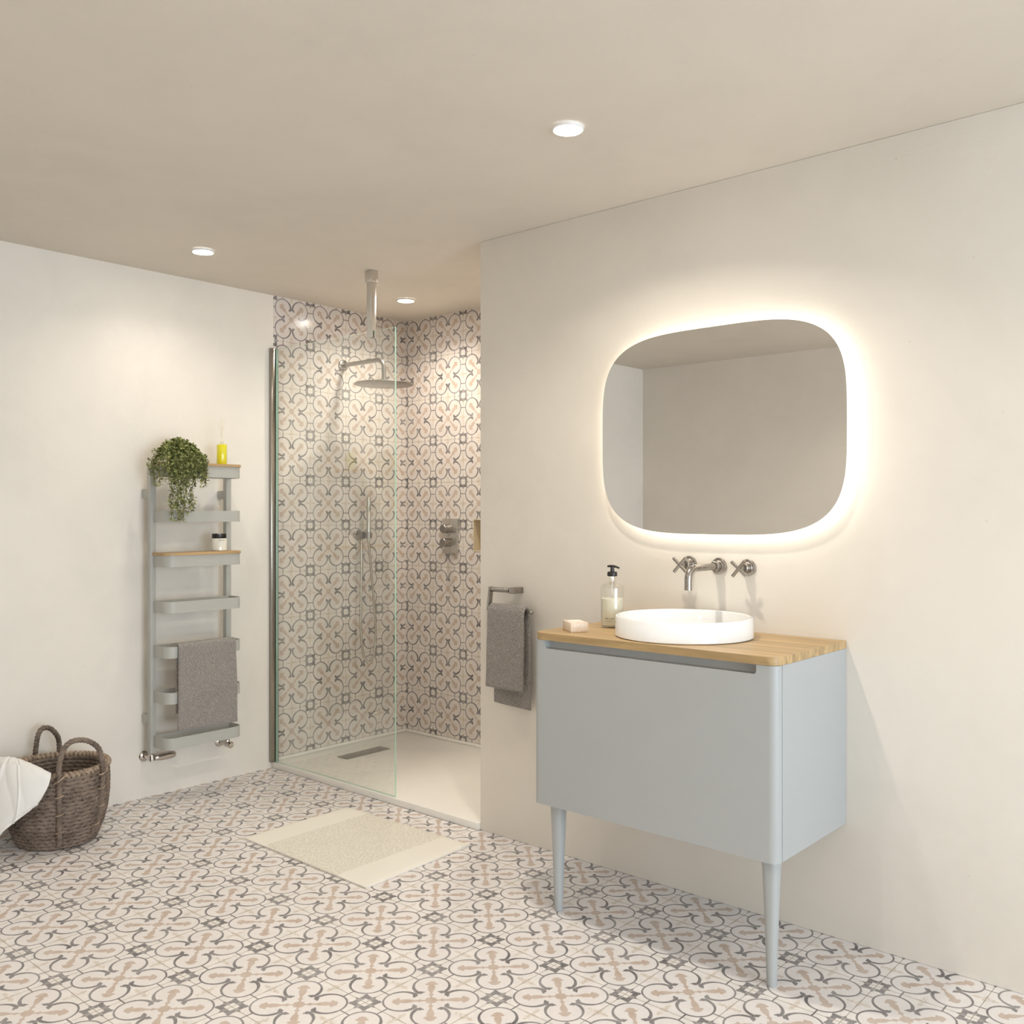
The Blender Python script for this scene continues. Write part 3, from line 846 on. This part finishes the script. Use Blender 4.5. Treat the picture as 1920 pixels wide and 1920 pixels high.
# faint printed marks wrapped round the bottle front
bm = bmesh.new(); cd_ = atan2(-2.828-dy, 4.113-dx)
def marks(bm, zc, h, a0, a1, n, rr, seed):
    random.seed(seed)
    for k in range(n):
        a = a0+(a1-a0)*(k+0.5)/n; da = abs(a1-a0)/n*0.32
        if random.random() < 0.15: continue
        hh = h*random.uniform(0.6, 1.0)
        vs4 = []
        for aa, zz in ((a-da, zc), (a+da, zc), (a+da, zc+hh), (a-da, zc+hh)):
            vs4.append([bm.verts.new((dx+rr2*cos(aa), dy+rr2*sin(aa), zz)) for rr2 in (rr, rr+0.0003)])
        bm.faces.new([v[1] for v in vs4]); bm.faces.new([v[0] for v in vs4][::-1])
        for q in range(4):
            bm.faces.new((vs4[q][0], vs4[(q+1) % 4][0], vs4[(q+1) % 4][1], vs4[q][1]))
marks(bm, z0+0.030, 0.0035, cd_-0.75, cd_+0.35, 13, 0.0396, 1)
marks(bm, z0+0.0225, 0.0018, cd_-0.65, cd_+0.35, 16, 0.0396, 2)
obj('print', bm, M_INK, sd)
rehang(sd, (dx, dy, z0))
# embossed pale marks on the soap packet's side
bm = bmesh.new()
xs = 0.0462
for k in range(6):
    yy = -0.018+k*0.0075
    bm2 = [(xs, yy, 0.0175), (xs+0.0004, yy+0.0045, 0.0265)]
    box(bm, bm2[0], bm2[1])
    box(bm, (xs, yy+0.0005, 0.006), (xs+0.0003, yy+0.0015, 0.013))
obj('embossing', bm, M_LABEL, so)

# things on the radiator shelves
fx, fy, fz = 0.14, -0.380, 1.5201
df = thing('reed_diffuser', 'small yellow reed diffuser bottle with pale reeds on top shelf', 'diffuser')
t = NT('yellow_oil'); M_YEL = t.pbr((0.84, 0.76, 0.02), 0.12, 0, None, Coat_Weight=1.0, Transmission_Weight=0.15)
bm = bmesh.new(); lathe(bm, [(0, fz), (0.0225, fz), (0.0235, fz+0.002), (0.0235, fz+0.090), (0.0215, fz+0.094), (0.010, fz+0.096), (0, fz+0.096)], (fx, fy, 0), 'z', 44)
obj('bottle', bm, M_YEL, df)
bm = bmesh.new(); lathe(bm, [(0.009, fz+0.0965), (0.009, fz+0.110), (0.0075, fz+0.110), (0.0075, fz+0.0965)], (fx, fy, 0), 'z', 32, closed=True)
a = obj('neck', bm, M_BOTTLE, df); a['label'] = 'clear glass neck'
for k, (ax_, ay_) in enumerate(((-0.010, -0.016), (0.004, 0.012), (0.014, -0.004), (-0.006, 0.005), (0.002, -0.008))):
    bm = bmesh.new(); tube(bm, [(fx-ax_*0.25, fy-ay_*0.25, fz+0.098), (fx+ax_, fy+ay_, fz+0.205+0.004*k)], 0.0012, 8)
    obj('reed', bm, M_REED, df)
rehang(df, (fx, fy, fz))
jx, jy, jz = 0.14, -0.394, 1.1171
jr = thing('cream_jar', 'small glass jar of white cream with black lid on lower shelf', 'jar')
bm = bmesh.new(); lathe(bm, [(0, jz), (0.031, jz), (0.0345, jz+0.003), (0.0345, jz+0.054), (0.032, jz+0.058), (0, jz+0.058)], (jx, jy, 0), 'z', 48)
M_JAR = simple('cream_in_glass', (0.86, 0.82, 0.72), 0.08, var=0.02, Coat_Weight=1.0)
obj('body', bm, M_JAR, jr)
bm = bmesh.new(); lathe(bm, [(0, jz+0.0585), (0.0325, jz+0.0585), (0.0330, jz+0.060), (0.0330, jz+0.078), (0.0315, jz+0.080), (0, jz+0.080)], (jx, jy, 0), 'z', 48)
a = obj('lid', bm, M_BLACK, jr); a['label'] = 'black lid'
sdx, sdy = dx, dy; dx, dy = jx, jy
bm = bmesh.new(); cj = atan2(-2.828-jy, 4.113-jx)
marks(bm, jz+0.048, 0.005, cj-0.1, cj+0.9, 8, 0.0346, 7)
obj('print', bm, M_INK, jr)
dx, dy = sdx, sdy
rehang(jr, (jx, jy, jz))

# trailing plant
pl = thing('trailing_plant', 'bushy small-leaved trailing plant spilling from the radiator top shelf', 'plant')
pxy = (0.150, -0.606)
bm = bmesh.new(); lathe(bm, [(0, 1.5201), (0.032, 1.5201), (0.034, 1.522), (0.043, 1.578), (0.043, 1.582), (0.039, 1.582), (0.036, 1.570), (0, 1.570)], (*pxy, 0), 'z', 36)
obj('pot', bm, M_POT, pl)
t = NT('leaf'); vec, x, y, z = t.coords('World')
n1 = t.noise(vec, 70.0, 2, 0.6)
M_LEAF = t.pbr(t.mix(t.ss(n1, 0.35, 0.65), (0.085, 0.105, 0.022), (0.46, 0.48, 0.19)), 0.42, 0, None)
M_STEM = simple('plant_stem', (0.22, 0.20, 0.08), 0.6)
random.seed(8)
lf = bmesh.new(); st = bmesh.new()
def leaf(bm, p, d, L, W):
    d = d.normalized(); up = Vector((random.uniform(-.6, .6), random.uniform(-.6, .6), 1)).normalized()
    s = d.cross(up).normalized(); n = s.cross(d)
    a = bm.verts.new(p); b = bm.verts.new(p+d*L*0.35+s*W*0.85+n*L*0.10); c = bm.verts.new(p+d*L*0.75+s*W*0.75+n*L*0.06)
    e = bm.verts.new(p+d*L-n*L*0.08); f = bm.verts.new(p+d*L*0.75-s*W*0.75+n*L*0.06); g = bm.verts.new(p+d*L*0.35-s*W*0.85+n*L*0.10)
    m1 = bm.verts.new(p+d*L*0.38-n*L*0.02); m2 = bm.verts.new(p+d*L*0.75-n*L*0.03)
    for q in ((a, b, m1), (b, c, m2, m1), (c, e, m2), (e, f, m2), (f, g, m1, m2), (g, a, m1)): bm.faces.new(q)
def twig(pts, dens, L=0.0165):
    P = catmull(pts, 8); tube(st, P, 0.0009, 5)
    for i in range(len(P)-1):
        for _ in range(dens):
            if random.random() < 0.12: continue
            q = P[i].lerp(P[i+1], random.random())
            d = Vector((random.gauss(0, 1), random.gauss(0, 1), random.gauss(0.15, 0.8)))
            leaf(lf, q+d.normalized()*0.002, d, L*random.uniform(0.6, 1.2), L*0.30)
base = Vector((pxy[0], pxy[1], 1.562))
for k in range(190):       # the dome
    a = random.uniform(0, 2*pi); el = random.uniform(0.0, 1.0)**0.8*pi/2
    rr = random.uniform(0.75, 1.08)
    e = Vector((cos(a)*cos(el)*0.082*rr, sin(a)*cos(el)*0.106*rr, sin(el)*0.058*rr-0.018*cos(el)*random.random()))
    if e.x+base.x < 0.02: continue
    mid = base + e*0.55 + Vector((0, 0, 0.016))
    twig([base+e*0.1, mid, base+e+Vector((0, 0, -0.012*cos(el)))], 3)
for k in range(96):        # over the shelf front
    yy = random.uniform(-0.742, -0.515); d = random.uniform(0.04, 0.12)
    x_ = random.uniform(0.221, 0.242) if yy > -0.71 else random.uniform(0.12, 0.235)
    twig([base+Vector((0.03, (yy+0.605)*0.3, 0.0)), Vector((0.200, yy*0.6-0.605*0.4, 1.572)), Vector((x_, yy, 1.525)), Vector((x_+0.004, yy+random.uniform(-.012, .012), 1.525-d))], 2)
for k in range(22):        # long trails
    yy = random.choice((-0.655, -0.64, -0.615, -0.59, -0.665, -0.63)) + random.uniform(-.02, .015); zb = random.uniform(1.245, 1.36)
    x_ = random.uniform(0.220, 0.236); w1 = random.uniform(-.02, .02)
    twig([base+Vector((0.05, (yy+0.605)*0.4, 0.01)), Vector((x_, yy, 1.53)), Vector((x_+0.006, yy+w1, 1.43)), Vector((x_+0.002, yy-w1, 1.34 if zb < 1.33 else zb+0.03)), Vector((x_+0.006, yy+w1*0.5, zb))], 2, 0.0145)
a = obj('foliage', lf, M_LEAF, pl, smooth=None)
a['kind'] = 'stuff'
obj('stems', st, M_STEM, pl)
rehang(pl, (pxy[0], pxy[1], 1.5201))

# ------------------------------------------------------------------ bath mat
t = NT('woven_mat'); vec, x, y, z = t.coords('World')
plain = x.gt(0.962)*x.lt(1.412)
vz = t.voro(t.scalevec(vec, (1.0, 0.72, 1.0)), 140.0)
hb = (0.7-vz)*(plain*0.8+0.2) + t.noise(vec, 300.0, 2)*0.35
cc = t.mix(t.ss(vz, 0.30, 0.62)*plain, (0.81, 0.775, 0.71), (0.68, 0.64, 0.56))
cc = t.mix(t.noise(vec, 260.0, 3)*0.35, cc, (0.72, 0.67, 0.57))
M_MAT = t.pbr(cc, 0.95, 0, t.bump(hb, 0.8, 0.003), Specular_IOR_Level=0.1)
bm = bmesh.new()
a_, b_, c_, d_ = (0.819, -0.699), (1.570, -0.703), (1.548, -0.163), (0.816, -0.180)
NX, NY = 60, 46; top = []
for i in range(NX+1):
    r_ = []
    for j in range(NY+1):
        u, v = i/NX, j/NY
        x_ = (a_[0]*(1-u)+b_[0]*u)*(1-v)+(d_[0]*(1-u)+c_[0]*u)*v; y_ = (a_[1]*(1-u)+b_[1]*u)*(1-v)+(d_[1]*(1-u)+c_[1]*u)*v
        ed = min(1, min(i, NX-i, j, NY-j)/1.5)
        zz = 0.006+0.004*ed+noise.noise(Vector((x_*7, y_*7, 1)))*0.0012
        if u > 0.96 and v > 0.9: zz += 0.004*(u-0.96)/0.04
        r_.append(bm.verts.new((x_, y_, zz)))
    top.append(r_)
bot = [[bm.verts.new((v.co.x, v.co.y, 0.0008)) for v in r_] for r_ in top]
for i in range(NX):
    for j in range(NY):
        bm.faces.new((top[i][j], top[i+1][j], top[i+1][j+1], top[i][j+1]))
        bm.faces.new((bot[i][j+1], bot[i+1][j+1], bot[i+1][j], bot[i][j]))
for i in range(NX):
    bm.faces.new((top[i][0], bot[i][0], bot[i+1][0], top[i+1][0])); bm.faces.new((top[i+1][NY], bot[i+1][NY], bot[i][NY], top[i][NY]))
for j in range(NY):
    bm.faces.new((top[0][j+1], bot[0][j+1], bot[0][j], top[0][j])); bm.faces.new((top[NX][j], bot[NX][j], bot[NX][j+1], top[NX][j+1]))
tag(obj('bath_mat', bm, M_MAT, smooth=60), 'flat cream woven bath mat with plain end bands on patterned floor', 'bath mat')

# ------------------------------------------------------------------ basket
BX, BY = 0.262, -1.186
FWD = Vector((0.920, -0.393, 0)); RGT = Vector((0.393, 0.920, 0))      # towards the camera / to its right
bk = thing('wicker_basket', 'round brown wicker laundry basket with two braided handles by left wall', 'basket', (BX, BY, 0))
t = NT('wicker'); vec, x, y, z = t.coords('Object')
n1 = t.noise(vec, 22.0, 3, 0.6); n2 = t.noise(vec, 120.0, 3, 0.6)
cwk = t.mix(t.ss(n1, 0.3, 0.7), (0.100, 0.074, 0.057), (0.225, 0.172, 0.137))
cwk = t.mix(t.ss(n2, 0.4, 0.8, 0, 0.5), cwk, (0.31, 0.235, 0.175))
M_WICK = t.pbr(cwk, 0.75, 0, t.bump(n2, 0.4, 0.002))
t = NT('wicker_rim'); vec, x, y, z = t.coords('Object')
n1 = t.noise(vec, 60.0, 3, 0.6)
M_WICK2 = t.pbr(t.mix(t.ss(n1, 0.3, 0.7), (0.20, 0.145, 0.105), (0.42, 0.32, 0.23)), 0.75, 0, t.bump(n1, 0.4, 0.002))
def brad(z):
    P = [(0, 0.136), (0.03, 0.150), (0.07, 0.165), (0.12, 0.177), (0.18, 0.184), (0.24, 0.185), (0.30, 0.181)]
    for (a, b), (c, d) in zip(P[:-1], P[1:]):
        if z <= c: return b+(d-b)*(z-a)/(c-a)
    return P[-1][1]
ZR = 0.286
bm = bmesh.new(); NT_, NZ = 640, 210
ROWS = 18
def weave(a, z, inner=False):
    row = z/ZR*ROWS; ri = math.floor(row); f = row-ri
    k = a/(2*pi)*36 + (ri*0.37)
    g = k-math.floor(k)
    h = 0.0
    for gg, off in ((g, 0), (g+1, 0), (g-1, 0)):       # slanted overlapping strands
        s_ = (gg-0.5)/0.78
        if abs(s_) >= 1: continue
        c = 0.5+(gg-0.5)*0.42
        wdt = 0.50*(1-s_*s_)**0.45
        d_ = (f-c)/max(wdt, 1e-4)
        if abs(d_) < 1: h = max(h, sqrt(1-d_*d_)*(1-0.35*s_*s_))
    return 0.0105*h
outs = []; ins = []
for iz in range(NZ+1):
    z = 0.006+(ZR-0.006)*iz/NZ; ro = []; ri = []
    for k in range(NT_):
        a = 2*pi*k/NT_; wob_ = 0.002*sin(3*a+1)+0.0015*sin(5*a)
        r = brad(z)+wob_+weave(a, z+0.0016*sin(a*26))
        ro.append(bm.verts.new((r*cos(a), r*sin(a), z)))
        if k % 2 == 0 and iz % 2 == 0:
            r2 = brad(z)+wob_-0.007-weave(a+pi/26, z)*0.8
            ri.append(bm.verts.new((r2*cos(a), r2*sin(a), z)))
    outs.append(ro)
    if ri: ins.append(ri)
for A, B in zip(outs[:-1], outs[1:]):
    for k in range(NT_): bm.faces.new((A[k], A[(k+1) % NT_], B[(k+1) % NT_], B[k]))
n2_ = NT_//2
for A, B in zip(ins[:-1], ins[1:]):
    for k in range(n2_): bm.faces.new((A[(k+1) % n2_], A[k], B[k], B[(k+1) % n2_]))
bm.faces.new(ins[0]); bm.faces.new(outs[0][::-1])
obj('body', bm, M_WICK, bk, smooth=80)
def wrapped_ring(R, z, r, wraps, depth, name, m):
    bm = bmesh.new(); nm, nn = 620, 20; rings = []
    for i in range(nm):
        a = 2*pi*i/nm; ring = []
        for k in range(nn):
            b = 2*pi*k/nn
            rr = r-depth*abs(cos(wraps*a*0.5+b*0.5*2*0.35))**6
            q = R+rr*cos(b); ring.append(bm.verts.new((q*cos(a), q*sin(a), z+rr*sin(b))))
        rings.append(ring)
    for i in range(nm):
        A, B = rings[i], rings[(i+1) % nm]
        for k in range(nn): bm.faces.new((A[k], A[(k+1) % nn], B[(k+1) % nn], B[k]))
    return obj(name, bm, m, bk, smooth=80)
wrapped_ring(0.182, 0.292, 0.0140, 62, 0.0075, 'rim', M_WICK2)
wrapped_ring(0.139, 0.0095, 0.0082, 84, 0.003, 'foot_rim', M_WICK)
def braid(bm, path, r, turns_per_m=22, strands=3):
    P = [Vector(p) for p in path]; L = [0]
    for i in range(1, len(P)): L.append(L[-1]+(P[i]-P[i-1]).length)
    fr = []; px = None
    for i in range(len(P)):
        d = (P[min(i+1, len(P)-1)]-P[max(i-1, 0)]).normalized()
        if px is None: x, y = frame_from(d)
        else: x = (px-d*px.dot(d)).normalized(); y = d.cross(x)
        px = x; fr.append((x, y))
    for s in range(strands):
        pts = []
        for i, p in enumerate(P):
            a = 2*pi*(s/strands+L[i]*turns_per_m)
            pts.append(p+(fr[i][0]*cos(a)+fr[i][1]*sin(a))*r*0.50)
        tube(bm, pts, r*0.62, 9)
def fine(P, n=60):
    C_ = catmull(P, 24); return C_
def hpath(side, a1, a2, ztop, lean):
    """side: +1 facing the camera, -1 the far side. a1/a2 = angles left/right of that direction"""
    def pt(ang, z, extra=0.0):
        d = FWD*cos(ang)*side+RGT*sin(ang)
        return d*(brad(min(z, 0.286))+extra)+Vector((0, 0, z))
    am = (a1+a2)/2
    P = [pt(a1, 0.025, 0.0125), pt(a1, 0.08, 0.013), pt(a1, 0.15, 0.0135), pt(a1, 0.22, 0.0145), pt(a1, 0.285, 0.026)]
    Q = [pt(a2, 0.285, 0.026), pt(a2, 0.22, 0.0145), pt(a2, 0.15, 0.0135), pt(a2-0.08*(a2-a1), 0.08, 0.0135), pt(a2-0.14*(a2-a1), 0.03, 0.0125)]
    p1 = pt(a1, 0.335, 0.018); p2 = pt(a2, 0.335, 0.018)
    c = (p1+p2)/2; ch = p2-p1
    arch = [p1, p1+ch*0.10+Vector((0, 0, (ztop-0.335)*0.70)), p1+ch*0.30+Vector((0, 0, ztop-0.335)), p1+ch*0.62+Vector((0, 0, (ztop-0.335)*0.93)), p1+ch*0.90+Vector((0, 0, (ztop-0.335)*0.52)), p2]
    for q in arch[1:-1]: q -= FWD*side*lean
    return P+arch+Q, P, Q
for side, a1, a2, zt, lean, lab in ((1, 0.0, 0.90, 0.418, 0.01, 'near'), (-1, -0.43, 0.0, 0.410, 0.02, 'far')):
    if side == 1: a1, a2 = 0.02, 0.88
    else: a1, a2 = -0.42, 0.02
    full, P, Q = hpath(side, a1, a2, zt, lean)
    bm = bmesh.new(); braid(bm, catmull(full, 10), 0.0098)
    hd = obj('handle', bm, M_WICK, bk, smooth=80)
    for S in (P, Q):
        for q in (S[1], S[2], S[3]):
            d = Vector((q.x, q.y, 0)).normalized(); s = Vector((-d.y, d.x, 0))
            bm = bmesh.new()
            ring = [q+d*(0.0115*cos(b))+s*(0.0135*sin(b))+Vector((0, 0, 0.003*sin(b))) for b in [2*pi*k/18 for k in range(18)]]
            tube(bm, ring, 0.0030, 7, closed=True); obj('tie', bm, M_WICK2, hd)
    for q in (P[4], Q[0]):
        d = Vector((q.x, q.y, 0)).normalized(); s = Vector((-d.y, d.x, 0))
        bm = bmesh.new()
        ring = [q+d*(0.014*cos(b)-0.002)+s*(0.017*sin(b))+Vector((0, 0, 0.012*sin(b))) for b in [2*pi*k/20 for k in range(20)]]
        tube(bm, ring, 0.0034, 7, closed=True); obj('tie', bm, M_WICK2, hd)

# white towel over the basket's left side
rows = [
    # (u right, d toward camera, z), listed from the right hand corner to the far left
    [(-0.020, 0.120, 0.215), (-0.065, 0.085, 0.220), (-0.105, 0.055, 0.220), (-0.135, 0.030, 0.220), (-0.150, 0.010, 0.220), (-0.150, -0.020, 0.215)],
    [(-0.026, 0.150, 0.290), (-0.080, 0.112, 0.322), (-0.130, 0.074, 0.338), (-0.170, 0.040, 0.342), (-0.200, 0.000, 0.338), (-0.230, -0.050, 0.325)],
    [(-0.024, 0.185, 0.314), (-0.085, 0.160, 0.342), (-0.140, 0.122, 0.360), (-0.190, 0.082, 0.362), (-0.235, 0.035, 0.345), (-0.285, -0.020, 0.312)],
    [(-0.024, 0.211, 0.303), (-0.088, 0.198, 0.312), (-0.146, 0.168, 0.310), (-0.205, 0.125, 0.300), (-0.258, 0.075, 0.275), (-0.315, 0.020, 0.235)],
    [(-0.034, 0.221, 0.268), (-0.098, 0.211, 0.250), (-0.155, 0.186, 0.232), (-0.216, 0.145, 0.205), (-0.268, 0.095, 0.175), (-0.325, 0.040, 0.135)],
    [(-0.058, 0.222, 0.225), (-0.118, 0.206, 0.190), (-0.170, 0.184, 0.158), (-0.224, 0.150, 0.120), (-0.272, 0.105, 0.085), (-0.330, 0.050, 0.050)],
    [(-0.090, 0.216, 0.188), (-0.142, 0.196, 0.146), (-0.180, 0.180, 0.112), (-0.224, 0.152, 0.060), (-0.268, 0.110, 0.022), (-0.335, 0.055, 0.014)],
]
t = NT('white_cotton'); vec, x, y, z = t.coords('World')
wv = t.noise(vec, 420.0, 2, 0.6)
M_COT = t.pbr(t.mix(wv, (0.82, 0.80, 0.77), (0.88, 0.865, 0.84)), 0.9, 0, t.bump(wv, 0.35, 0.001), Sheen_Weight=0.2, Specular_IOR_Level=0.15)
def cr(p, s):
    n = len(p)-1; f = s*n; i = min(int(f), n-1); s = f-i
    p0 = p[max(i-1, 0)]; p1 = p[i]; p2 = p[i+1]; p3 = p[min(i+2, n)]
    return 0.5*((2*p1)+(p2-p0)*s+(2*p0-5*p1+4*p2-p3)*s*s+(3*p1-p0-3*p2+p3)*s**3)
RV = [[Vector(q) for q in r] for r in rows]
NU, NV = 150, 150; bm = bmesh.new(); G = []
for j in range(NV+1):
    col_ = []
    tv = j/NV
    for i in range(NU+1):
        tu = i/NU
        q = cr([cr(r, tu) for r in RV], tv)
        e = 1e-2
        qu = cr([cr(r, min(1, tu+e)) for r in RV], tv)-cr([cr(r, max(0, tu-e)) for r in RV], tv)
        qv = cr([cr(r, tu) for r in RV], min(1, tv+e))-cr([cr(r, tu) for r in RV], max(0, tv-e))
        nn = qu.cross(qv); nn = nn.normalized() if nn.length > 1e-9 else Vector((0, 0, 1))
        if nn.y < 0 and tv > 0.4: nn = -nn
        amp = min(1, tv*2)
        fold = 0.0050*sin((tu*1.0+tv*0.35)*19+noise.noise(Vector((tu*3, tv*3, 2)))*2.2)*amp*(0.25+tu)
        crease = 0.007*max(0, 1-abs(tu-0.60-0.28*(tv-0.6))/0.035)*amp + 0.0045*max(0, 1-abs(tu-0.30+0.25*(tv-0.7))/0.02)*amp
        hem = -0.0022*max(0, 1-abs(tv-0.90)/0.010)
        w_ = noise.noise(Vector((tu*6, tv*6, 9)))*0.003
        q = q+nn*(abs(fold)*0.8+crease+hem+w_+0.002)
        wpos = RGT*q.x+FWD*q.y+Vector((0, 0, q.z))
        wpos.z = max(wpos.z, 0.010)
        wpos += Vector((BX, BY, 0)); wpos.x = max(wpos.x, 0.012)
        col_.append(bm.verts.new(wpos))
    G.append(col_)
for j in range(NV):
    for i in range(NU): bm.faces.new((G[j][i], G[j][i+1], G[j+1][i+1], G[j+1][i]))
bmesh.ops.recalc_face_normals(bm, faces=bm.faces[:])
# give the cloth thickness
ret = bmesh.ops.solidify(bm, geom=bm.faces[:], thickness=0.005)
wt = obj('bath_towel', bm, M_COT, smooth=70)
tag(wt, 'white cotton towel spilling over the left rim of the wicker basket', 'towel')
